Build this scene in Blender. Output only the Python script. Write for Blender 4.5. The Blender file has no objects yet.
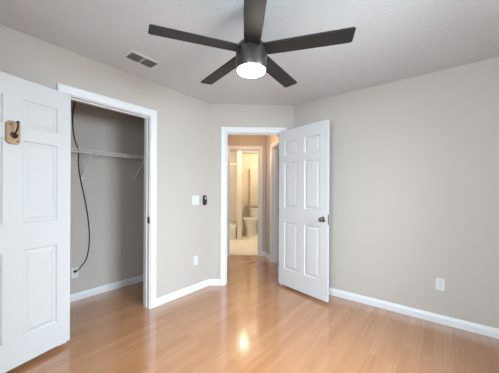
import bpy, bmesh, math, random
from mathutils import Vector, Matrix

random.seed(7)
SC = bpy.context.scene
COL = SC.collection
R = math.radians

# ------------------------------------------------------------------ camera
YAW, ROLL, FPX = 0.66393, R(0.26), 248.0
cam_d = bpy.data.cameras.new('camera')
cam = bpy.data.objects.new('camera', cam_d)
COL.objects.link(cam)
cam.location = (0.0, 0.0, 1.259)
cam.rotation_euler = (Matrix.Rotation(YAW, 4, 'Z') @ Matrix.Rotation(R(90), 4, 'X') @ Matrix.Rotation(ROLL, 4, 'Z')).to_euler()
cam_d.sensor_fit = 'HORIZONTAL'
cam_d.sensor_width = 36.0
cam_d.lens = 36.0 * FPX / 499.0
cam_d.shift_y = (191.84 - 186.5) / 499.0
cam_d.clip_start = 0.02
SC.camera = cam

# ------------------------------------------------------------------ view
SC.view_settings.view_transform = 'Standard'
SC.view_settings.look = 'None'
SC.view_settings.exposure = 0.0
SC.view_settings.gamma = 1.0
SC.view_settings.use_curve_mapping = False

# ------------------------------------------------------------------ sky and big lights
world = bpy.data.worlds.new('sky')
SC.world = world
world.use_nodes = True
wn = world.node_tree.nodes
wn['Background'].inputs['Color'].default_value = (0.75, 0.86, 1.0, 1)
wn['Background'].inputs['Strength'].default_value = 2.0


def area_light(name, loc, direction, sx, sy, power, color):
    d = bpy.data.lights.new(name, 'AREA')
    d.shape = 'RECTANGLE'
    d.size, d.size_y = sx, sy
    d.energy = power
    d.color = color
    o = bpy.data.objects.new(name, d)
    COL.objects.link(o)
    o.location = loc
    o.rotation_euler = Vector(direction).to_track_quat('-Z', 'Z').to_euler()
    return o


# daylight through the right window, plus an added back light brightening the far wall
wl = area_light('window_daylight', (1.25, 1.40, 2.00), (-1, 0, -0.50), 1.50, 1.45, 172, (0.73, 0.88, 1.0))
wl.data.spread = R(140)
area_light('back_fill_light', (-0.10, -1.00, 1.85), (0, 1, -0.35), 1.20, 1.45, 160, (0.73, 0.885, 1.0))


def point_light(name, loc, power, color, radius=0.08):
    d = bpy.data.lights.new(name, 'POINT')
    d.energy, d.color, d.shadow_soft_size = power, color, radius
    o = bpy.data.objects.new(name, d)
    COL.objects.link(o)
    o.location = loc
    return o


# ------------------------------------------------------------------ materials
def mat(name, color, rough=0.5, metal=0.0, spec=0.5, emit=None, emit_s=0.0, coat=0.0):
    m = bpy.data.materials.new(name)
    m.use_nodes = True
    b = m.node_tree.nodes['Principled BSDF']
    b.inputs['Base Color'].default_value = (*color, 1)
    b.inputs['Roughness'].default_value = rough
    b.inputs['Metallic'].default_value = metal
    b.inputs['Specular IOR Level'].default_value = spec
    b.inputs['Coat Weight'].default_value = coat
    if emit:
        b.inputs['Emission Color'].default_value = (*emit, 1)
        b.inputs['Emission Strength'].default_value = emit_s
    return m


def add_noise(m, scale=40.0, var=0.04, bump=0.0, bump_scale=None, detail=3.0):
    """slight colour variation and surface bump, in object coordinates"""
    nt = m.node_tree
    b = nt.nodes['Principled BSDF']
    tc = nt.nodes.new('ShaderNodeTexCoord')
    n = nt.nodes.new('ShaderNodeTexNoise')
    n.inputs['Scale'].default_value = scale
    n.inputs['Detail'].default_value = detail
    nt.links.new(tc.outputs['Object'], n.inputs['Vector'])
    c = b.inputs['Base Color'].default_value[:3]
    r = nt.nodes.new('ShaderNodeMix')
    r.data_type = 'RGBA'
    r.inputs['A'].default_value = (*[x * (1 - var) for x in c], 1)
    r.inputs['B'].default_value = (*[min(1, x * (1 + var)) for x in c], 1)
    nt.links.new(n.outputs['Fac'], r.inputs['Factor'])
    nt.links.new(r.outputs['Result'], b.inputs['Base Color'])
    if bump:
        n2 = nt.nodes.new('ShaderNodeTexNoise')
        n2.inputs['Scale'].default_value = bump_scale or scale
        n2.inputs['Detail'].default_value = 4.0
        nt.links.new(tc.outputs['Object'], n2.inputs['Vector'])
        bp = nt.nodes.new('ShaderNodeBump')
        bp.inputs['Strength'].default_value = bump
        bp.inputs['Distance'].default_value = 0.01
        nt.links.new(n2.outputs['Fac'], bp.inputs['Height'])
        nt.links.new(bp.outputs['Normal'], b.inputs['Normal'])
    return m


def floor_material():
    m = mat('strip_oak_floor', (0.5, 0.27, 0.14), 0.16, spec=0.45, coat=1.0)
    m.node_tree.nodes['Principled BSDF'].inputs['Coat IOR'].default_value = 1.6
    m.node_tree.nodes['Principled BSDF'].inputs['Coat Roughness'].default_value = 0.11
    nt = m.node_tree
    b = nt.nodes['Principled BSDF']
    tc = nt.nodes.new('ShaderNodeTexCoord')
    mp = nt.nodes.new('ShaderNodeMapping')
    mp.inputs['Rotation'].default_value = (0, 0, R(90))
    nt.links.new(tc.outputs['Object'], mp.inputs['Vector'])
    br = nt.nodes.new('ShaderNodeTexBrick')
    br.offset = 0.37
    br.offset_frequency = 2
    br.inputs['Color1'].default_value = (0, 0, 0, 1)
    br.inputs['Color2'].default_value = (1, 1, 1, 1)
    br.inputs['Mortar'].default_value = (0.5, 0.5, 0.5, 1)
    br.inputs['Scale'].default_value = 1.0
    br.inputs['Mortar Size'].default_value = 0.0008
    br.inputs['Mortar Smooth'].default_value = 0.2
    br.inputs['Bias'].default_value = 0.0
    br.inputs['Brick Width'].default_value = 0.70
    br.inputs['Row Height'].default_value = 0.066
    nt.links.new(mp.outputs['Vector'], br.inputs['Vector'])
    ramp = nt.nodes.new('ShaderNodeValToRGB')
    e = ramp.color_ramp.elements
    e[0].position, e[0].color = 0.0, (0.425, 0.188, 0.080, 1)
    e[1].position, e[1].color = 1.0, (0.485, 0.234, 0.110, 1)
    k = e.new(0.35); k.color = (0.445, 0.203, 0.090, 1)
    k = e.new(0.7); k.color = (0.460, 0.215, 0.097, 1)
    nt.links.new(br.outputs['Color'], ramp.inputs['Fac'])
    # grain, stretched along the boards
    mp2 = nt.nodes.new('ShaderNodeMapping')
    mp2.inputs['Scale'].default_value = (60, 2.2, 1)
    nt.links.new(tc.outputs['Object'], mp2.inputs['Vector'])
    gr = nt.nodes.new('ShaderNodeTexNoise')
    gr.inputs['Scale'].default_value = 1.0
    gr.inputs['Detail'].default_value = 5.0
    gr.inputs['Distortion'].default_value = 0.6
    nt.links.new(mp2.outputs['Vector'], gr.inputs['Vector'])
    gm = nt.nodes.new('ShaderNodeMapRange')
    gm.inputs['From Min'].default_value, gm.inputs['From Max'].default_value = 0.3, 0.7
    gm.inputs['To Min'].default_value, gm.inputs['To Max'].default_value = 0.88, 1.08
    nt.links.new(gr.outputs['Fac'], gm.inputs['Value'])
    mul = nt.nodes.new('ShaderNodeMix')
    mul.data_type = 'RGBA'
    mul.blend_type = 'MULTIPLY'
    mul.inputs['Factor'].default_value = 1.0
    nt.links.new(ramp.outputs['Color'], mul.inputs['A'])
    nt.links.new(gm.outputs['Result'], mul.inputs['B'])
    seam = nt.nodes.new('ShaderNodeMix')
    seam.data_type = 'RGBA'
    seam.inputs['B'].default_value = (0.28, 0.125, 0.06, 1)
    sm = nt.nodes.new('ShaderNodeMath')
    sm.operation = 'MULTIPLY'
    sm.inputs[1].default_value = 0.55
    nt.links.new(br.outputs['Fac'], sm.inputs[0])
    nt.links.new(sm.outputs[0], seam.inputs['Factor'])
    nt.links.new(mul.outputs['Result'], seam.inputs['A'])
    nt.links.new(seam.outputs['Result'], b.inputs['Base Color'])
    # faint waviness of the varnish
    n2 = nt.nodes.new('ShaderNodeTexNoise')
    n2.inputs['Scale'].default_value = 9.0
    n2.inputs['Detail'].default_value = 3.0
    nt.links.new(tc.outputs['Object'], n2.inputs['Vector'])
    rr = nt.nodes.new('ShaderNodeMapRange')
    rr.inputs['To Min'].default_value, rr.inputs['To Max'].default_value = 0.12, 0.20
    nt.links.new(n2.outputs['Fac'], rr.inputs['Value'])
    nt.links.new(rr.outputs['Result'], b.inputs['Roughness'])
    bp = nt.nodes.new('ShaderNodeBump')
    bp.inputs['Strength'].default_value = 0.05
    bp.inputs['Distance'].default_value = 0.01
    nt.links.new(n2.outputs['Fac'], bp.inputs['Height'])
    nt.links.new(bp.outputs['Normal'], b.inputs['Normal'])
    return m


def tile_material(name, c1, c2, grout, w, h, rough, vertical=False):
    m = mat(name, c1, rough)
    nt = m.node_tree
    b = nt.nodes['Principled BSDF']
    tc = nt.nodes.new('ShaderNodeTexCoord')
    mp = nt.nodes.new('ShaderNodeMapping')
    mp.inputs['Rotation'].default_value = (0, 0, -math.atan2(0.641, 0.768))
    nt.links.new(tc.outputs['Object'], mp.inputs['Vector'])
    if vertical:
        up = nt.nodes.new('ShaderNodeMapping')
        up.inputs['Rotation'].default_value = (R(-90), 0, 0)
        nt.links.new(mp.outputs['Vector'], up.inputs['Vector'])
        mp = up
    br = nt.nodes.new('ShaderNodeTexBrick')
    br.offset = 0.0
    br.inputs['Color1'].default_value = (*c1, 1)
    br.inputs['Color2'].default_value = (*c2, 1)
    br.inputs['Mortar'].default_value = (*grout, 1)
    br.inputs['Scale'].default_value = 1.0
    br.inputs['Mortar Size'].default_value = 0.003
    br.inputs['Brick Width'].default_value = w
    br.inputs['Row Height'].default_value = h
    nt.links.new(mp.outputs['Vector'], br.inputs['Vector'])
    nt.links.new(br.outputs['Color'], b.inputs['Base Color'])
    return m


M = {}
M['wall'] = add_noise(mat('greige_wall_paint', (0.545, 0.495, 0.445), 0.75, spec=0.25), 3.0, 0.012, 0.06, 160.0)
M['ceiling'] = add_noise(mat('textured_ceiling_paint', (0.655, 0.66, 0.665), 0.9, spec=0.2), 30.0, 0.03, 0.45, 55.0)
M['trim'] = add_noise(mat('white_trim_paint', (0.77, 0.77, 0.77), 0.38), 6.0, 0.01)
M['door'] = add_noise(mat('white_door_paint', (0.64, 0.64, 0.635), 0.42), 6.0, 0.012)
M['floor'] = floor_material()
M['bath_floor'] = tile_material('cream_floor_tile', (0.80, 0.73, 0.61), (0.77, 0.70, 0.58), (0.65, 0.57, 0.46), 0.33, 0.33, 0.3)
M['bath_tile'] = tile_material('beige_wall_tile', (0.70, 0.62, 0.52), (0.67, 0.59, 0.49), (0.50, 0.42, 0.33), 0.2, 0.2, 0.3, True)
M['bath_wall'] = add_noise(mat('cream_bath_paint', (0.74, 0.66, 0.53), 0.7, spec=0.25), 4.0, 0.015)
M['porcelain'] = add_noise(mat('white_porcelain', (0.82, 0.79, 0.74), 0.12), 5.0, 0.01)
M['fan_dark'] = add_noise(mat('espresso_fan_blade', (0.020, 0.018, 0.017), 0.48, spec=0.3), 14.0, 0.25)
M['fan_metal'] = add_noise(mat('dark_bronze_fan_metal', (0.092, 0.080, 0.068), 0.36, metal=0.7), 20.0, 0.1)
M['diffuser'] = add_noise(mat('lit_lamp_diffuser', (0.9, 0.9, 0.88), 0.5, emit=(1.0, 0.93, 0.82), emit_s=7.0), 3.0, 0.005)
M['wire'] = add_noise(mat('white_coated_wire', (0.80, 0.77, 0.73), 0.35), 20.0, 0.01)
M['cable'] = add_noise(mat('black_cable_rubber', (0.012, 0.011, 0.011), 0.5), 20.0, 0.1)
M['plastic'] = add_noise(mat('white_plastic', (0.72, 0.72, 0.72), 0.35), 20.0, 0.01)
M['slot'] = add_noise(mat('dark_slot', (0.05, 0.05, 0.05), 0.6), 20.0, 0.05)
M['black_plastic'] = add_noise(mat('black_plastic', (0.018, 0.018, 0.02), 0.35), 20.0, 0.1)
M['grey_plastic'] = add_noise(mat('grey_plastic', (0.42, 0.42, 0.43), 0.4), 20.0, 0.05)
M['nickel'] = add_noise(mat('brushed_nickel', (0.30, 0.285, 0.265), 0.28, metal=1.0), 30.0, 0.08)
M['bronze'] = add_noise(mat('dark_bronze', (0.085, 0.055, 0.035), 0.4, metal=0.8), 30.0, 0.15)
M['plaque'] = add_noise(mat('tan_wood_plaque', (0.47, 0.31, 0.19), 0.55), 18.0, 0.2)
M['vent_white'] = add_noise(mat('vent_white_enamel', (0.66, 0.65, 0.63), 0.45), 20.0, 0.02)
M['vent_dark'] = add_noise(mat('vent_duct_dark', (0.045, 0.045, 0.042), 0.8), 20.0, 0.1)
M['louver'] = add_noise(mat('vent_louver_grey', (0.60, 0.58, 0.55), 0.5), 20.0, 0.05)
M['cabinet'] = add_noise(mat('tan_cabinet_laminate', (0.60, 0.50, 0.39), 0.5), 8.0, 0.05)
M['rod'] = add_noise(mat('white_shower_rod', (0.82, 0.80, 0.76), 0.3), 8.0, 0.01)


# ------------------------------------------------------------------ mesh helpers
def obj(name, bm, m, parent=None, smooth=False, loc=None, recalc=True, bevel=0.0, segs=2):
    if recalc:
        bmesh.ops.recalc_face_normals(bm, faces=bm.faces[:])
    me = bpy.data.meshes.new(name)
    bm.to_mesh(me)
    bm.free()
    me.materials.append(m)
    if smooth:
        for p in me.polygons:
            p.use_smooth = True
    o = bpy.data.objects.new(name, me)
    COL.objects.link(o)
    if parent:
        o.parent = parent
    if loc:
        o.location = loc
    if bevel:
        md = o.modifiers.new('bevel', 'BEVEL')
        md.width = bevel
        md.segments = segs
        md.limit_method = 'ANGLE'
        md.angle_limit = R(40)
    if smooth:
        md = o.modifiers.new('edges', 'EDGE_SPLIT')
        md.split_angle = R(38)
    return o


def box(bm, a, b, f=None):
    """box between two corners, each corner passed through f"""
    f = f or (lambda p: p)
    vs = [bm.verts.new(f(Vector((x, y, z)))) for x in (a[0], b[0]) for y in (a[1], b[1]) for z in (a[2], b[2])]
    for q in ((0, 1, 3, 2), (4, 6, 7, 5), (0, 4, 5, 1), (2, 3, 7, 6), (0, 2, 6, 4), (1, 5, 7, 3)):
        bm.faces.new([vs[i] for i in q])


def loft(bm, rings, cap0=True, cap1=True, closed=True):
    rv = [[bm.verts.new(p) for p in ring] for ring in rings]
    n = len(rv[0])
    for a, b in zip(rv, rv[1:]):
        for i in range(n if closed else n - 1):
            j = (i + 1) % n
            bm.faces.new((a[i], a[j], b[j], b[i]))
    if cap0:
        bm.faces.new(rv[0])
    if cap1:
        bm.faces.new(rv[-1])
    return rv


def ring(cx, cy, z, rx, ry, n=32, e=2.0):
    """superellipse ring"""
    out = []
    for i in range(n):
        t = 2 * math.pi * (i + 0.5) / n
        c, s = math.cos(t), math.sin(t)
        out.append(Vector((cx + rx * math.copysign(abs(c) ** (2 / e), c), cy + ry * math.copysign(abs(s) ** (2 / e), s), z)))
    return out


def lathe(bm, prof, n=40, axis='Z', o=(0, 0, 0)):
    """prof: (radius, height) pairs"""
    rings = []
    for r, h in prof:
        rr = []
        for i in range(n):
            t = 2 * math.pi * i / n
            c, s = r * math.cos(t), r * math.sin(t)
            p = {'Z': (c, s, h), 'Y': (c, h, s), 'X': (h, c, s)}[axis]
            rr.append(Vector(p) + Vector(o))
        rings.append(rr)
    loft(bm, rings)


def tube(bm, pts, r, n=8):
    pts = [Vector(p) for p in pts]
    rings = []
    up = Vector((0.31, 0.17, 0.93)).normalized()
    for i, p in enumerate(pts):
        t = (pts[min(i + 1, len(pts) - 1)] - pts[max(i - 1, 0)]).normalized()
        a = t.cross(up)
        if a.length < 0.05:
            a = t.cross(Vector((1, 0, 0)))
        a.normalize()
        b = t.cross(a).normalized()
        rings.append([p + a * r * math.cos(2 * math.pi * k / n) + b * r * math.sin(2 * math.pi * k / n) for k in range(n)])
    loft(bm, rings)


def catmull(pts, k=6):
    pts = [Vector(p) for p in pts]
    P = [pts[0]] + pts + [pts[-1]]
    out = []
    for i in range(1, len(P) - 2):
        p0, p1, p2, p3 = P[i - 1:i + 3]
        for j in range(k):
            t = j / k
            out.append(0.5 * ((2 * p1) + (p2 - p0) * t + (2 * p0 - 5 * p1 + 4 * p2 - p3) * t * t + (3 * p1 - p0 - 3 * p2 + p3) * t ** 3))
    out.append(pts[-1])
    return out


def prism(bm, poly, d0, d1, f):
    """extrude a 2-D polygon from depth d0 to d1; f(x, d, z) -> point"""
    loft(bm, [[f(x, d0, z) for x, z in poly], [f(x, d1, z) for x, z in poly]])


def thing(name, label, cat, loc=(0, 0, 0), rotz=0.0, group=None, kind=None):
    o = bpy.data.objects.new(name, None)
    COL.objects.link(o)
    o.empty_display_size = 0.1
    o.location = loc
    o.rotation_euler = (0, 0, rotz)
    o['label'] = label
    o['category'] = cat
    if group:
        o['group'] = group
    if kind:
        o['kind'] = kind
    return o


def tag(o, label, cat, group=None, kind=None):
    o['label'] = label
    o['category'] = cat
    if group:
        o['group'] = group
    if kind:
        o['kind'] = kind
    return o


def structure(name, bm, m, **k):
    o = obj(name, bm, m, **k)
    o['kind'] = 'structure'
    return o


# ------------------------------------------------------------------ plan of the place (metres)
H = 2.44
T = 0.115
XL, YF, XR, YB = -2.4815, 3.0231, 0.58, -0.52          # left, far, right and back wall faces
A = Vector((-2.4815, 2.2941, 0))
B = Vector((-1.6076, 3.0231, 0))
U = (B - A).normalized()
N = Vector((-U.y, U.x, 0))
DW = (B - A).length
XC = -3.338                                             # closet back wall
HALL, BATH = 1.53, 4.35                                 # hall depth and bath depth behind the entry wall
LO0, LO1, LOZ = 0.690, 1.440, 2.068                     # closet opening
EO0, EO1, EOZ = 0.222, 0.975, 2.060                     # entry opening
BO0, BO1, BOZ = 0.185, 0.775, 2.090                     # bathroom opening


def FL(v):      # left wall: (along +y, out of the wall, up)
    return Vector((XL + v.y, v.x, v.z))


def FF(v):      # far wall: (along +x, out of the wall, up)
    return Vector((v.x, YF - v.y, v.z))


def FR(v):      # right wall
    return Vector((XR - v.y, v.x, v.z))


def FB(v):      # back wall
    return Vector((v.x, YB + v.y, v.z))


def FD(v):      # entry wall, bedroom side: (along, out into the bedroom, up)
    return A + U * v.x - N * v.y + Vector((0, 0, v.z))


def FH(v):      # bathroom wall, hall side
    return A + U * v.x + N * (HALL - v.y) + Vector((0, 0, v.z))


P0 = A + U * 0.905 + N * HALL
P1 = A + U * 1.112 + N * T
UH = (P1 - P0).normalized()
NH = Vector((UH.y, -UH.x, 0))
if NH.dot(U) > 0:
    NH = -NH
HL = (P1 - P0).length


def FW(v):      # right wall of the hall: (along towards the bedroom, out into the hall, up)
    return P0 + UH * v.x + NH * v.y + Vector((0, 0, v.z))


def G(u, v, z=0.0):     # plan coordinates behind the entry wall
    return A + U * u + N * v + Vector((0, 0, z))


def wall_with_hole(name, f, s0, s1, holes, m=None, z1=H, t=T):
    """wall slab from s0 to s1; holes: (h0, h1, z0, z1). One connected mesh."""
    bm = bmesh.new()
    xs = sorted({s0, s1, *[h[0] for h in holes], *[h[1] for h in holes]})
    zs = sorted({0.0, z1, *[h[2] for h in holes], *[h[3] for h in holes]})

    def solid(i, j):
        if not (0 <= i < len(xs) - 1 and 0 <= j < len(zs) - 1):
            return False
        cx, cz = (xs[i] + xs[i + 1]) / 2, (zs[j] + zs[j + 1]) / 2
        return not any(h[0] < cx < h[1] and h[2] < cz < h[3] for h in holes)
    V = {}

    def v(i, j, k):
        if (i, j, k) not in V:
            V[(i, j, k)] = bm.verts.new(f(Vector((xs[i], 0 if k else -t, zs[j]))))
        return V[(i, j, k)]
    for i in range(len(xs) - 1):
        for j in range(len(zs) - 1):
            if not solid(i, j):
                continue
            for k in (0, 1):
                bm.faces.new((v(i, j, k), v(i + 1, j, k), v(i + 1, j + 1, k), v(i, j + 1, k)))
            for di, dj, e in ((-1, 0, ((i, j), (i, j + 1))), (1, 0, ((i + 1, j), (i + 1, j + 1))),
                              (0, -1, ((i, j), (i + 1, j))), (0, 1, ((i, j + 1), (i + 1, j + 1)))):
                if not solid(i + di, j + dj):
                    (a, b), (c, d) = e
                    bm.faces.new((v(a, b, 0), v(c, d, 0), v(c, d, 1), v(a, b, 1)))
    return structure(name, bm, m or M['wall'])


def wall_slab(name, p, q, m=None, t=T, side=1.0, z1=H):
    """wall between two plan points, thickness to the given side"""
    p, q = Vector(p), Vector(q)
    d = (q - p).normalized()
    n = Vector((-d.y, d.x, 0)) * t * side
    bm = bmesh.new()
    loft(bm, [[Vector((w.x, w.y, z)) for w in (p, q, q + n, p + n)] for z in (0, z1)])
    return structure(name, bm, m or M['wall'])


# ------------------------------------------------------------------ floor and ceiling
bm = bmesh.new()
box(bm, (-6.6, -1.2, -0.06), (1.2, 8.0, 0.0))
floor = structure('floor', bm, M['floor'])
bm = bmesh.new()
loft(bm, [[G(u, v, z) for u, v in ((-1.6, HALL + 0.03), (1.9, HALL + 0.03), (1.9, BATH + 0.3), (-1.6, BATH + 0.3))] for z in (0.0005, 0.006)])
structure('floor_bathroom', bm, M['bath_floor'])
bm = bmesh.new()
box(bm, (-6.6, -1.2, H), (1.2, 8.0, H + 0.06))
structure('ceiling', bm, M['ceiling'])

# ------------------------------------------------------------------ walls
wall_with_hole('wall_left', FL, YB - T, A.y, [(LO0, LO1, 0.0, LOZ)])
wall_with_hole('wall_far', FF, B.x, XR + T, [])
W2 = (-0.62, 0.42, 0.80, 2.10)
W1 = (0.85, 1.95, 0.80, 2.10)
wall_with_hole('wall_right', FR, YB - T, YF + T, [W1])
wall_with_hole('wall_back', FB, XL - T, XR + T, [W2])
wall_with_hole('wall_entry', FD, 0.0, DW, [(EO0, EO1, 0.0, EOZ)])
wall_slab('wall_closet_back', (XC, 0.08, 0), (XC, 2.22, 0))
wall_slab('wall_closet_near', (XC, 0.10, 0), (XL - T, 0.10, 0), side=-1)
wall_slab('wall_closet_end', (XC, 2.12, 0), (XL - T, 2.12, 0))
# hall
wall_slab('wall_hall_left', G(0.10, T), G(0.10, HALL), side=1)
wall_with_hole('wall_hall_right', FW, 0.0, HL, [(0.475, 1.235, 0.0, 2.045)])
wall_with_hole('wall_bathroom_front', FH, 0.10 - T, 1.9, [(BO0, BO1, 0.0, BOZ)])
wall_slab('wall_side_room', G(2.1, T), G(2.1, HALL), side=-1)
wall_slab('wall_side_room_near', G(DW, T), G(2.1, T), side=-1)
# bathroom
wall_slab('wall_bathroom_back', G(-1.4, BATH), G(1.5, BATH), M['bath_wall'], side=1)
wall_slab('wall_bathroom_right', G(1.4, HALL + T), G(1.4, BATH), M['bath_wall'], side=-1)
wall_slab('wall_bathroom_left', G(-1.3, HALL + T), G(-1.3, BATH), M['bath_wall'], side=1)
wall_slab('wall_tub_wing', G(0.445, 3.12), G(0.445, BATH), M['bath_wall'], t=0.125, side=1)
wall_slab('wall_tub_tile', G(-1.3, 4.02), G(0.32, 4.02), M['bath_tile'], t=0.1, side=1)


# ------------------------------------------------------------------ windows (both out of view; the back one is added to let in fill)
def window(name, f, w):
    h0, h1, z0, z1 = w
    bm = bmesh.new()
    fr = 0.05
    outer = [(h0, z0), (h1, z0), (h1, z1), (h0, z1)]
    inner = [(h0 + fr, z0 + fr), (h1 - fr, z0 + fr), (h1 - fr, z1 - fr), (h0 + fr, z1 - fr)]
    rs = [[f(Vector((x, y, z))) for x, z in ring_] for ring_, y in ((outer, -0.03), (outer, -0.08), (inner, -0.08), (inner, -0.03))]
    loft(bm, rs + [rs[0]], cap0=False, cap1=False)
    bmesh.ops.remove_doubles(bm, verts=bm.verts[:], dist=1e-5)
    o = structure(name, bm, M['trim'])
    bm = bmesh.new()
    box(bm, (h0 - 0.04, -0.03, z0 - 0.025), (h1 + 0.04, 0.06, z0), f)
    obj('window_sill', bm, M['trim'], o)
    bm = bmesh.new()
    zm = (z0 + z1) / 2
    box(bm, (h0 + fr, -0.07, zm - 0.02), (h1 - fr, -0.04, zm + 0.02), f)
    obj('meeting_rail', bm, M['trim'], o)


window('window_1', FR, W1)
window('added_window', FB, W2)  # unseen back window, added to brighten the far wall

# ------------------------------------------------------------------ casings, jambs, baseboards
CAS = [(0.004, 0.0), (0.004, 0.011), (0.012, 0.013), (0.030, 0.012), (0.040, 0.017), (0.058, 0.019), (0.070, 0.014), (0.070, 0.0)]


def casing(name, f, s0, s1, zt, prof=CAS, m=None):
    bm = bmesh.new()
    path = lambda a, b: [f(Vector(p)) for p in ((s0 - a, b, 0), (s0 - a, b, zt + a), (s1 + a, b, zt + a), (s1 + a, b, 0))]
    rows = [path(a, b) for a, b in prof]
    # sections along the U-shaped path, lofted with mitred corners
    secs = [[rows[k][i] for k in range(len(prof))] for i in range(4)]
    loft(bm, secs)
    return structure(name, bm, m or M['trim'])


def jamb(name, f, s0, s1, zt, depth=T, stop_at=0.045):
    """lining of the opening with its door stop, one connected profile swept round the opening"""
    e = 0.008
    prof = [(0.0, -depth), (-e, -depth), (-e, -stop_at - 0.035), (-e - 0.008, -stop_at - 0.035), (-e - 0.008, -stop_at), (-e, -stop_at), (-e, 0.0005), (0.0, 0.0005)]
    return casing(name, f, s0 + e * 0, s1, zt, prof)


casing('trim_1', FL, LO0, LO1, LOZ)
jamb('trim_2', FL, LO0, LO1, LOZ)
casing('trim_3', FD, EO0, EO1, EOZ)
jamb('trim_4', FD, EO0, EO1, EOZ)
casing('trim_5', FH, BO0, BO1, BOZ)
jamb('trim_6', FH, BO0, BO1, BOZ, stop_at=0.03)
casing('trim_7', FW, 0.475, 1.235, 2.045)
jamb('trim_8', FW, 0.475, 1.235, 2.045)

BB = [(0.0, 0.0), (0.014, 0.0), (0.014, 0.056), (0.011, 0.064), (0.008, 0.076), (0.004, 0.083), (0.0, 0.083)]


def baseboard(name, f, s0, s1):
    bm = bmesh.new()
    loft(bm, [[f(Vector((s, p, z))) for p, z in BB] for s in (s0, s1)])
    return structure(name, bm, M['trim'])


baseboard('baseboard_left', FL, LO1 + 0.07, A.y + 0.005)
baseboard('baseboard_near', FL, YB, LO0 - 0.07)
baseboard('baseboard_far', FF, B.x + 0.003, XR)
baseboard('baseboard_entry', FD, -0.004, EO0 - 0.07)
baseboard('baseboard_entry_right', FD, EO1 + 0.07, DW)
baseboard('baseboard_right', FR, YB, YF)
baseboard('baseboard_back', FB, XL, XR)
baseboard('baseboard_closet', lambda v: Vector((XC + v.y, v.x, v.z)), 0.10, 2.12)
baseboard('baseboard_closet_end', lambda v: Vector((v.x, 2.12 - v.y, v.z)), XC, XL - T)
baseboard('baseboard_hall', FW, 0.0, 0.405)
baseboard('baseboard_hall_end', FH, BO1 + 0.07, 0.900)


# ------------------------------------------------------------------ six-panel doors
def loop(x0, x1, z0, z1, y):
    return [Vector(p) for p in ((x0, y, z0), (x1, y, z0), (x1, y, z1), (x0, y, z1))]


def six_panel_door(name, label, loc, rotz, w, h, t, ysign, stile, mull, knob_s=None, knob_sides=(1,)):
    """local x runs from the hinge along the leaf, the shown face is y = 0, the leaf lies on the ysign side"""
    o = thing(name, label, 'door', loc, rotz, kind='structure')
    pw = (w - 2 * stile - mull) / 2
    cols = [(stile, stile + pw), (stile + pw + mull, w - stile)]
    rows = [(h - 1.825, h - 1.205), (h - 1.020, h - 0.430), (h - 0.340, h - 0.138)]
    y0, y1 = 0.0, ysign * t
    # leaf: stiles and rails as one slab with six openings
    bm = bmesh.new()
    xs = [0, cols[0][0], cols[0][1], cols[1][0], cols[1][1], w]
    zs = [0, rows[0][0], rows[0][1], rows[1][0], rows[1][1], rows[2][0], rows[2][1], h]
    hole = lambda i, j: i in (1, 3) and j in (1, 3, 5)
    V = {}

    def v(i, j, k):
        if (i, j, k) not in V:
            V[(i, j, k)] = bm.verts.new((xs[i], y1 if k else y0, zs[j]))
        return V[(i, j, k)]
    nx, nz = len(xs) - 1, len(zs) - 1
    for i in range(nx):
        for j in range(nz):
            if hole(i, j):
                continue
            for k in (0, 1):
                bm.faces.new((v(i, j, k), v(i + 1, j, k), v(i + 1, j + 1, k), v(i, j + 1, k)))
            for di, dj, (a, b), (c, d) in ((-1, 0, (i, j), (i, j + 1)), (1, 0, (i + 1, j), (i + 1, j + 1)),
                                          (0, -1, (i, j), (i + 1, j)), (0, 1, (i, j + 1), (i + 1, j + 1))):
                ii, jj = i + di, j + dj
                if not (0 <= ii < nx and 0 <= jj < nz) or hole(ii, jj):
                    bm.faces.new((v(a, b, 0), v(c, d, 0), v(c, d, 1), v(a, b, 1)))
    obj('leaf', bm, M['door'], o)
    for x0, x1 in cols:
        for z0, z1 in rows:
            bm = bmesh.new()
            rs = []
            for ins, dep in ((0.0, 0.0), (0.004, 0.0), (0.011, 0.0115), (0.020, 0.0115), (0.042, 0.0025)):
                rs.append(loop(x0 + ins, x1 - ins, z0 + ins, z1 - ins, y0 + ysign * dep))
            back = []
            for ins, dep in ((0.042, 0.0025), (0.020, 0.0115), (0.011, 0.0115), (0.004, 0.0), (0.0, 0.0)):
                back.append(loop(x0 + ins, x1 - ins, z0 + ins, z1 - ins, y1 - ysign * dep))
            fr = loft(bm, list(reversed(rs)), cap0=True, cap1=False)
            bk = loft(bm, list(reversed(back)), cap0=False, cap1=True)
            a, b = fr[-1], bk[0]
            for k in range(4):
                bm.faces.new((a[k], a[(k + 1) % 4], b[(k + 1) % 4], b[k]))
            obj('panel', bm, M['door'], o)
    if knob_s is not None:
        for sd in (0, 1):
            yb = y0 if sd == 0 else y1
            dr = -ysign if sd == 0 else ysign
            bm = bmesh.new()
            lathe(bm, [(0.0325, 0.0), (0.0325, dr * 0.005), (0.028, dr * 0.010), (0.012, dr * 0.012), (0.011, dr * 0.030),
                       (0.020, dr * 0.036), (0.0265, dr * 0.046), (0.0265, dr * 0.054), (0.021, dr * 0.062), (0.008, dr * 0.065)],
                  28, 'Y', (knob_s, yb, 0.95 - loc[2]))
            kn = obj('door_knob', bm, M['nickel'], o, smooth=True)
            kn['label'] = 'round nickel door knob'
        bm = bmesh.new()
        box(bm, (w - 0.001, min(y0, y1) + t * 0.18, 0.89 - loc[2] ), (w + 0.0015, max(y0, y1) - t * 0.18, 1.01 - loc[2]))
        obj('latch_plate', bm, M['nickel'], o)
    for hz in (0.18, 0.98, h - 0.20):
        bm = bmesh.new()
        lathe(bm, [(0.0065, hz - 0.045), (0.0065, hz + 0.045)], 12, 'Z', (-0.006, y0 - ysign * 0.004 if name == 'door_2' else y1, 0))
        hg = obj('hinge', bm, M['nickel'], o, smooth=True)
        hg['label'] = 'small nickel hinge barrel'
    return o


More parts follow.
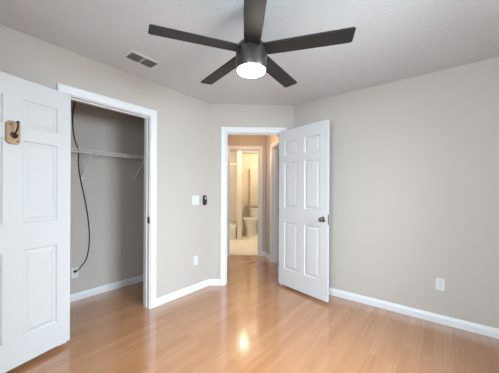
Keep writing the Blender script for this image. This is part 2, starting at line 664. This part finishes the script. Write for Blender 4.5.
six_panel_door('door_1', 'white six-panel closet door swung open at the left, carrying the hook plaque',
               (-2.420, 0.700, 0.036), math.atan2(-0.967, 0.254), 0.742, 2.012, 0.035, -1, 0.093, 0.1026)
six_panel_door('door_2', 'white six-panel bedroom door with round knob, standing open by the far wall',
               (-1.752, 2.884, 0.030), R(-13.0), 0.752, 2.042, 0.035, 1, 0.098, 0.098, knob_s=0.752 - 0.058)
# door of the side room, opened away behind the hall doorway
dh = FW(Vector((0.49, -T - 0.012, 0)))
six_panel_door('door_3', 'pale door glimpsed past the hall doorway, behind the hinge edge of the bedroom door',
               (dh.x, dh.y, 0.02), math.atan2(-NH.y, -NH.x), 0.74, 2.02, 0.035, 1, 0.098, 0.098)
# bathroom door, swung back against the bathroom's left side
bh = G(BO0 - 0.012, HALL + T + 0.012)
dd = (N * 0.94 - U * 0.34).normalized()
six_panel_door('door_4', 'cream bathroom door swung inward beyond its hinges, mostly hidden by the jamb',
               (bh.x, bh.y, 0.02), math.atan2(dd.y, dd.x), 0.54, 2.02, 0.035, 1, 0.085, 0.07)
# strike plate in the closet jamb, hinges in the bathroom jamb
bm = bmesh.new()
box(bm, (LO1 - 0.0095, -0.036, 0.915), (LO1 - 0.0075, 0.006, 0.985), FL)
sp = obj('strike_plate', bm, M['bronze'])
tag(sp, 'dark metal strike plate on the closet door jamb', 'strike plate')
for z in (0.37, 1.10, 1.87):
    bm = bmesh.new()
    box(bm, (BO0 + 0.0075, -0.075, z - 0.045), (BO0 + 0.0115, -0.035, z + 0.045), FH)
    hp = obj('jamb_hinge', bm, M['bronze'])
    tag(hp, 'dark hinge on the left jamb of the bathroom doorway, ' + {0.37: 'lowest of three', 1.10: 'middle of three', 1.87: 'highest of three'}[z],
        'hinge', 'hinges of the bathroom doorway')

# ------------------------------------------------------------------ ceiling fan with lamp
fx, fy = -0.980, 1.266
fan = thing('ceiling_fan', 'dark five-blade ceiling fan with a round lit lamp under its hub', 'ceiling fan', (fx, fy, H))
ZB = 2.169 - H
bm = bmesh.new()
lathe(bm, [(0.052, 0.0), (0.052, -0.056), (0.046, -0.068), (0.020, -0.062)], 40)
obj('canopy', bm, M['fan_metal'], fan, smooth=True)
bm = bmesh.new()
lathe(bm, [(0.016, -0.055), (0.016, ZB + 0.04)], 20)
obj('downrod', bm, M['fan_metal'], fan, smooth=True)
bm = bmesh.new()
lathe(bm, [(0.030, ZB + 0.052), (0.060, ZB + 0.046), (0.088, ZB + 0.030), (0.094, ZB + 0.018), (0.094, ZB - 0.014), (0.099, ZB - 0.018),
           (0.101, ZB - 0.024), (0.101, ZB - 0.120), (0.099, ZB - 0.125), (0.093, ZB - 0.127), (0.093, ZB - 0.112)], 56)
obj('motor_housing', bm, M['fan_metal'], fan, smooth=True)
bm = bmesh.new()
lathe(bm, [(0.0925, ZB - 0.116), (0.0925, ZB - 0.130), (0.088, ZB - 0.136), (0.070, ZB - 0.143), (0.040, ZB - 0.148), (0.012, ZB - 0.150)], 48)
df = obj('lamp_diffuser', bm, M['diffuser'], fan, smooth=True)
df['label'] = 'round white lit diffuser'
for k in range(5):
    ang = R(-121.9 - 72 * k)
    pitch = R(9.0)
    d = Vector((math.cos(ang), math.sin(ang), 0))
    sd = Vector((math.sin(ang), -math.cos(ang), 0))      # clockwise side, raised
    sv = sd * math.cos(pitch) + Vector((0, 0, math.sin(pitch)))
    nv = d.cross(sv)
    bm = bmesh.new()
    secs = []
    for r_, hw in ((0.080, 0.050), (0.16, 0.052), (0.30, 0.0535), (0.45, 0.055), (0.598, 0.056)):
        tilt = 0.010 if r_ > 0.58 else 0.0
        sec = []
        for s_, y_ in ((-1, -0.003), (-0.97, -0.005), (0.97, -0.005), (1, -0.003), (1, 0.003), (0.97, 0.005), (-0.97, 0.005), (-1, 0.003)):
            sec.append(d * (r_ + tilt * (0.5 + 0.5 * s_)) + sv * hw * s_ + nv * y_ + Vector((0, 0, ZB)))
        secs.append(sec)
    last = secs[-1]
    secs.append([c + (d * 0.012) - (c - (d * 0.603 + Vector((0, 0, ZB)))) * 0.12 for c in last])
    loft(bm, secs)
    bl = obj('blade', bm, M['fan_dark'], fan)
    bm = bmesh.new()
    secs = []
    for r_, hw in ((0.085, 0.026), (0.10, 0.026), (0.155, 0.022)):
        secs.append([d * r_ + sv * hw * s_ + nv * y_ + Vector((0, 0, ZB)) for s_, y_ in ((-1, -0.010), (1, -0.010), (1, -0.005), (-1, -0.005))])
    loft(bm, secs)
    obj('blade_arm', bm, M['fan_metal'], bl)
point_light('fan_lamp', (fx, fy, H + ZB - 0.22), 3.2, (1.0, 0.91, 0.80), 0.07)

# ------------------------------------------------------------------ ceiling vent
vx, vy = -2.140, 1.155
vent = thing('ceiling_vent', 'white-framed ceiling air vent with dark louvers above the closet', 'air vent', (vx, vy, H))
bm = bmesh.new()
ow, ol, iw, il = 0.094, 0.152, 0.066, 0.122
rr = lambda a, b, z: [Vector((a, b, z)), Vector((-a, b, z)), Vector((-a, -b, z)), Vector((a, -b, z))]
rs = [rr(ow, ol, -0.0005), rr(ow, ol, -0.004), rr(ow - 0.012, ol - 0.012, -0.009), rr(iw, il, -0.009), rr(iw, il, -0.0005)]
loft(bm, rs + [rs[0]], cap0=False, cap1=False)
bmesh.ops.remove_doubles(bm, verts=bm.verts[:], dist=1e-6)
obj('frame', bm, M['vent_white'], vent)
bm = bmesh.new()
box(bm, (-iw, -il, -0.0015), (iw, il, -0.0005))
obj('duct_backing', bm, M['vent_dark'], vent)
bm = bmesh.new()
box(bm, (-iw, -0.004, -0.009), (iw, 0.004, -0.002))
obj('centre_bar', bm, M['vent_white'], vent)
for sgn in (-1, 1):
    for k in range(6):
        y_ = sgn * (0.018 + k * 0.0185)
        bm = bmesh.new()
        loft(bm, [[Vector((x_, y_ + dy, dz)) for dy, dz in ((-0.0065, -0.0085), (-0.0050, -0.0090), (0.0045, -0.0025), (0.0030, -0.0020))] for x_ in (-iw, iw)])
        obj('louver', bm, M['louver'], vent)

# ------------------------------------------------------------------ coat hook on the closet door
dx = Vector((0.254, -0.967, 0)).normalized()
dn = Vector((0.967, 0.254, 0)).normalized()
hc_ = Vector((-2.420, 0.700, 0)) + dx * 0.377 + dn * 0.0005
hook = thing('coat_hook', 'small tan wooden plaque with a dark metal coat hook, high on the closet door', 'coat hook',
             (hc_.x, hc_.y, 1.655), math.atan2(dx.y, dx.x))
bm = bmesh.new()
pw_, ph_, ch = 0.039, 0.078, 0.016
poly = [(-pw_ + ch, -ph_), (pw_ - ch, -ph_), (pw_, -ph_ + ch), (pw_, ph_ - ch), (pw_ - ch, ph_), (-pw_ + ch, ph_), (-pw_, ph_ - ch), (-pw_, -ph_ + ch)]
sc = lambda k: [(x * k, z * k if abs(z) < ph_ - 0.02 else math.copysign(abs(z) - ph_ * (1 - k) * 0.5, z)) for x, z in poly]
loft(bm, [[Vector((x, y, z)) for x, z in pl] for pl, y in ((poly, 0.0), (poly, 0.012), (sc(0.88), 0.018))])
obj('plaque', bm, M['plaque'], hook)
bm = bmesh.new()
lathe(bm, [(0.017, 0.018), (0.017, 0.022), (0.010, 0.026)], 20, 'Y', (0.004, 0, -0.016))
obj('hook_base', bm, M['bronze'], hook, smooth=True)
bm = bmesh.new()
tube(bm, catmull([(0.004, 0.022, -0.016), (0.004, 0.040, -0.012), (0.004, 0.060, 0.004), (0.004, 0.074, 0.024), (0.004, 0.080, 0.044), (0.004, 0.080, 0.056)]), 0.0055, 10)
lathe(bm, [(0.003, 0.052), (0.0085, 0.056), (0.010, 0.062), (0.0085, 0.068), (0.003, 0.072)], 14, 'Z', (0.004, 0.080, 0))
obj('upper_hook', bm, M['bronze'], hook, smooth=True)
bm = bmesh.new()
tube(bm, catmull([(0.004, 0.022, -0.018), (0.004, 0.032, -0.034), (0.004, 0.050, -0.040), (0.004, 0.068, -0.032), (0.004, 0.074, -0.016)]), 0.0055, 10)
obj('lower_hook', bm, M['bronze'], hook, smooth=True)
for x, z in ((0.021, 0.054), (-0.021, -0.056)):
    bm = bmesh.new()
    lathe(bm, [(0.006, 0.0175), (0.006, 0.0195), (0.002, 0.021)], 14, 'Y', (x, 0, z))
    obj('screw', bm, M['bronze'], hook, smooth=True)


# ------------------------------------------------------------------ switches, outlets, wall remote
def rotz_for(n):
    return math.atan2(-n[0], n[1])


def plate(parent, w, h, d=0.006):
    bm = bmesh.new()
    rs = [ring(0, 0, 0, w, h, 36, 9), ring(0, 0, 0, w, h, 36, 9), ring(0, 0, 0, w * 0.95, h * 0.965, 36, 9)]
    rs = [[Vector((p.x, dy, p.y)) for p in r_] for r_, dy in zip(rs, (0.0, d * 0.5, d))]
    loft(bm, rs)
    return obj('wall_plate', bm, M['plastic'], parent, smooth=True)


def outlet(label, p, n):
    o = thing('wall_outlet', label, 'outlet', p, rotz_for(n), 'white duplex wall outlets')
    plate(o, 0.036, 0.059)
    for s in (-1, 1):
        bm = bmesh.new()
        r0 = ring(0, s * 0.0195, 0, 0.0165, 0.0145, 28, 3.0)
        loft(bm, [[Vector((q.x, y, q.y)) for q in r0] for y in (0.004, 0.0085)])
        rc = obj('receptacle', bm, M['plastic'], o, smooth=True)
        bm = bmesh.new()
        box(bm, (-0.0075, 0.0083, s * 0.0195 - 0.001), (-0.0055, 0.0088, s * 0.0195 + 0.0075))
        obj('slot', bm, M['slot'], rc)
        bm = bmesh.new()
        box(bm, (0.0055, 0.0083, s * 0.0195 - 0.001), (0.0075, 0.0088, s * 0.0195 + 0.0075))
        obj('slot', bm, M['slot'], rc)
        bm = bmesh.new()
        lathe(bm, [(0.0023, 0.0083), (0.0023, 0.0088)], 10, 'Y', (0, 0, s * 0.0195 - 0.0065))
        obj('ground_hole', bm, M['slot'], rc)
    bm = bmesh.new()
    lathe(bm, [(0.0032, 0.0055), (0.0032, 0.0068), (0.001, 0.0074)], 12, 'Y')
    obj('plate_screw', bm, M['grey_plastic'], o)
    return o


outlet('white duplex outlet low on the far wall above its baseboard', (-0.022, YF - 0.0003, 0.376), (0, -1))
outlet('white duplex outlet low on the left wall below the light switch', (XL + 0.0003, 2.063, 0.381), (1, 0))
outlet('white duplex outlet inside the closet where the black cable ends', (XC + 0.0003, 1.010, 0.318), (1, 0))

sw = thing('light_switch', 'white double rocker light switch on the left wall beside the black remote', 'light switch', (XL + 0.0003, 2.060, 1.148), rotz_for((1, 0)))
plate(sw, 0.058, 0.060)
for s in (-1, 1):
    bm = bmesh.new()
    c = s * 0.023
    prism_f = lambda x, d_, z: Vector((x, d_, z))
    pts = [[(c - 0.0165, -0.033), (c + 0.0165, -0.033), (c + 0.0165, 0.033), (c - 0.0165, 0.033)]]
    v0 = [Vector((x, 0.005, z)) for x, z in pts[0]]
    v1 = [Vector((x, 0.0105 if z > 0 else 0.0065, z)) for x, z in pts[0]]
    loft(bm, [v0, v1])
    obj('rocker', bm, M['plastic'], sw)

rm = thing('wall_remote', 'small black oval remote with a grey button, in a cradle right of the light switch', 'remote control', (XL + 0.0003, 2.205, 1.146), rotz_for((1, 0)))
bm = bmesh.new()
rs = []
for y, k in ((0.0, 0.96), (0.006, 1.0), (0.016, 1.0), (0.022, 0.93), (0.024, 0.80)):
    rs.append([Vector((q.x, y, q.y)) for q in ring(0, 0, 0, 0.030 * k, 0.066 * k, 36, 2.9)])
loft(bm, rs)
obj('remote_body', bm, M['black_plastic'], rm, smooth=True)
bm = bmesh.new()
lathe(bm, [(0.0165, 0.023), (0.0165, 0.0255), (0.013, 0.027)], 26, 'Y', (-0.003, 0, 0.027))
bt = obj('button', bm, M['grey_plastic'], rm, smooth=True)
bt['label'] = 'round light grey button'
for z in (-0.008, -0.026):
    bm = bmesh.new()
    lathe(bm, [(0.007, 0.023), (0.007, 0.0255)], 18, 'Y', (0, 0, z))
    obj('button', bm, M['slot'], rm, smooth=True)

# ------------------------------------------------------------------ closet: wire shelf, cable
SY0, SY1, SZ = 0.103, 2.117, 1.705
shelf = thing('wire_shelf', 'white coated wire closet shelf on diagonal braces', 'shelf', (XC, 0, SZ))
bm = bmesh.new()
for x, z in ((0.024, 0.0), (0.165, -0.003), (0.305, 0.0), (0.309, -0.034)):
    tube(bm, [(x, SY0, z), (x, SY1, z)], 0.0032, 8)
n_w = 78
for k in range(n_w):
    y = SY0 + 0.01 + (SY1 - SY0 - 0.02) * k / (n_w - 1)
    tube(bm, [(0.0205, y, 0.003), (0.303, y, 0.003), (0.309, y, -0.003), (0.3095, y, -0.036)], 0.0014, 5)
obj('wire_deck', bm, M['wire'], shelf)
for y in (1.08, 1.70, 0.40):
    bm = bmesh.new()
    tube(bm, [(0.303, y, -0.005), (0.012, y, -0.270), (0.005, y, -0.285)], 0.0062, 8)
    obj('brace', bm, M['wire'], shelf)
    bm = bmesh.new()
    box(bm, (0.0005, y - 0.009, -0.305), (0.008, y + 0.009, -0.255))
    obj('brace_foot', bm, M['wire'], shelf)
bm = bmesh.new()
box(bm, (0.301, 1.430, -0.038), (0.315, 1.445, 0.006))
obj('rail_clip', bm, M['wire'], shelf)
for y in (0.62, 1.22, 1.62):
    bm = bmesh.new()
    box(bm, (0.0005, y - 0.008, -0.010), (0.030, y + 0.008, 0.010))
    obj('wall_clip', bm, M['wire'], shelf)

cp = [(0.99, 2.438), (1.006, 2.309), (0.984, 2.143), (0.986, 1.973), (1.006, 1.839), (1.040, 1.729), (1.040, 1.578), (1.065, 1.383), (1.117, 1.112),
      (1.148, 0.873), (1.157, 0.657), (1.127, 0.461), (1.060, 0.365), (1.022, 0.340)]
bm = bmesh.new()
pts = [(XC + 0.0072, y, z) for y, z in cp]
pts[-1] = (XC + 0.026, cp[-1][0], cp[-1][1])
tube(bm, catmull(pts, 6), 0.0058, 8)
cab = tag(obj('cable', bm, M['cable'], smooth=True), 'long black cable hanging down the closet back wall to the low outlet', 'cable')
bm = bmesh.new()
box(bm, (XC + 0.0093, 0.995, 0.328), (XC + 0.034, 1.026, 0.350))
pl = obj('plug', bm, M['cable'], bevel=0.004)
pl.parent = cab

# ------------------------------------------------------------------ bathroom: tub, rod, toilet, cabinet
ra = math.atan2(U.y, U.x)
tub_o = G(-0.49, 3.60)
tub = thing('bathtub', 'white bathtub in the tiled alcove left of the toilet', 'bathtub', (tub_o.x, tub_o.y, 0.0065), ra)
bm = bmesh.new()
X2, Y2 = 0.795, 0.40
rs = [ring(0, 0, 0, X2, Y2, 48, 14), ring(0, 0, 0.30, X2, Y2, 48, 14), ring(0, 0, 0.325, X2 + 0.004, Y2 + 0.004, 48, 14), ring(0, 0, 0.332, X2 - 0.01, Y2 - 0.01, 48, 14),
      ring(0, 0, 0.330, X2 - 0.075, Y2 - 0.075, 48, 6), ring(0, 0, 0.30, X2 - 0.09, Y2 - 0.09, 48, 5), ring(0, 0, 0.10, X2 - 0.15, Y2 - 0.13, 48, 4), ring(0, 0, 0.07, X2 - 0.22, Y2 - 0.19, 48, 4)]
loft(bm, rs)
obj('tub_shell', bm, M['porcelain'], tub, smooth=True)
rd = G(-1.295, 3.19, 1.982)
rod = thing('shower_rod', 'white shower curtain rod across the tub alcove', 'curtain rod', rd, ra)
bm = bmesh.new()
lathe(bm, [(0.0127, 0.005), (0.0127, 1.605)], 16, 'X')
obj('rod', bm, M['rod'], rod, smooth=True)
for x0, x1 in ((0.0, 0.012), (1.603, 1.612)):
    bm = bmesh.new()
    lathe(bm, [(0.032, x0), (0.032, x1)], 20, 'X')
    obj('flange', bm, M['rod'], rod, smooth=True)

# toilet: faces -y locally, tank at +y
tc_ = G(0.72, 3.84)
toilet = thing('toilet', 'white toilet with tank, seen through the bathroom doorway', 'toilet', (tc_.x, tc_.y, 0.0065), ra + R(-38))
bm = bmesh.new()
rs = [ring(0, 0.02, 0.0, 0.115, 0.235, 32, 2.6), ring(0, 0.02, 0.03, 0.113, 0.232, 32, 2.6), ring(0, 0.01, 0.15, 0.098, 0.205, 32, 2.4), ring(0, -0.01, 0.27, 0.115, 0.215, 32, 2.2),
      ring(0, -0.035, 0.37, 0.160, 0.250, 32, 2.1), ring(0, -0.045, 0.435, 0.180, 0.268, 32, 2.1), ring(0, -0.045, 0.455, 0.182, 0.270, 32, 2.1)]
loft(bm, rs)
obj('bowl', bm, M['porcelain'], toilet, smooth=True)
bm = bmesh.new()
rs = [ring(0, -0.045, 0.457, 0.183, 0.272, 32, 2.1), ring(0, -0.045, 0.474, 0.188, 0.276, 32, 2.1), ring(0, -0.045, 0.479, 0.182, 0.270, 32, 2.1)]
loft(bm, rs)
obj('seat', bm, M['porcelain'], toilet, smooth=True)
bm = bmesh.new()
rs = [ring(0, -0.04, 0.481, 0.184, 0.270, 32, 2.1), ring(0, -0.04, 0.496, 0.187, 0.273, 32, 2.1), ring(0, -0.04, 0.503, 0.170, 0.255, 32, 2.1)]
loft(bm, rs)
obj('lid', bm, M['porcelain'], toilet, smooth=True)
bm = bmesh.new()
rs = [ring(0, 0.275, 0.42, 0.195, 0.085, 32, 6), ring(0, 0.275, 0.46, 0.215, 0.095, 32, 7), ring(0, 0.275, 0.735, 0.225, 0.100, 32, 8)]
loft(bm, rs)
obj('tank', bm, M['porcelain'], toilet, smooth=True)
bm = bmesh.new()
rs = [ring(0, 0.272, 0.737, 0.235, 0.110, 32, 8), ring(0, 0.272, 0.760, 0.237, 0.112, 32, 8), ring(0, 0.272, 0.772, 0.225, 0.100, 32, 8)]
loft(bm, rs)
obj('tank_lid', bm, M['porcelain'], toilet, smooth=True)
bm = bmesh.new()
box(bm, (-0.185, 0.160, 0.665), (-0.115, 0.173, 0.680))
lathe(bm, [(0.012, 0.160), (0.012, 0.178)], 12, 'Y', (-0.175, 0, 0.672))
obj('flush_lever', bm, M['nickel'], toilet)

cb = G(0.90, BATH - 0.001, 0.835)
cabn = thing('bathroom_cabinet', 'tan wall cabinet above the toilet', 'cabinet', cb, ra)
bm = bmesh.new()
box(bm, (-0.21, -0.16, 0.0), (0.33, 0.0, 1.16))
obj('body', bm, M['cabinet'], cabn)
for x0, x1, kx in ((-0.208, 0.058, 0.035), (0.062, 0.328, 0.085)):
    bm = bmesh.new()
    box(bm, (x0, -0.178, 0.004), (x1, -0.161, 1.156))
    dr = obj('cabinet_door', bm, M['cabinet'], cabn, bevel=0.003)
    bm = bmesh.new()
    lathe(bm, [(0.006, -0.178), (0.006, -0.186), (0.012, -0.192), (0.008, -0.199)], 14, 'Y', (kx, 0, 0.10))
    obj('knob', bm, M['nickel'], dr, smooth=True)
bm = bmesh.new()
box(bm, (-0.36, -0.165, -0.022), (0.34, 0.0, 0.0))
lg = obj('ledge', bm, M['cabinet'], cabn)

# hall and bathroom lamps, out of view; tub and toilet ones are added fill
for nm, lab, p, pw, colr in (('hall_ceiling_lamp', 'round ceiling lamp of the hall, out of view above the doorway', G(0.55, 0.80), 8.0, (1.0, 0.60, 0.30)),
                             ('bathroom_ceiling_lamp', 'round ceiling lamp of the bathroom, just inside its doorway', G(0.50, 2.58), 3.5, (1.0, 0.84, 0.60)),
                             ('bathroom_ceiling_lamp', 'added round fill lamp brightening the bathroom, in front of the tub', G(-0.35, 2.55), 44.0, (1.0, 0.89, 0.73)),
                             ('bathroom_ceiling_lamp', 'added round fill lamp brightening the bathroom, above the toilet', G(1.02, 3.35), 25.0, (1.0, 0.88, 0.70))):
    lamp = thing(nm, lab, 'ceiling lamp', (p.x, p.y, H))
    bm = bmesh.new()
    lathe(bm, [(0.14, 0.0), (0.14, -0.018), (0.13, -0.024)], 36)
    obj('lamp_base', bm, M['nickel'], lamp, smooth=True)
    bm = bmesh.new()
    lathe(bm, [(0.128, -0.022), (0.125, -0.040), (0.10, -0.062), (0.05, -0.076), (0.01, -0.080)], 36)
    obj('lamp_shade', bm, M['diffuser'], lamp, smooth=True)
    point_light(nm.replace('ceiling_lamp', 'light'), (p.x, p.y, H - 0.17), pw, colr, 0.09)
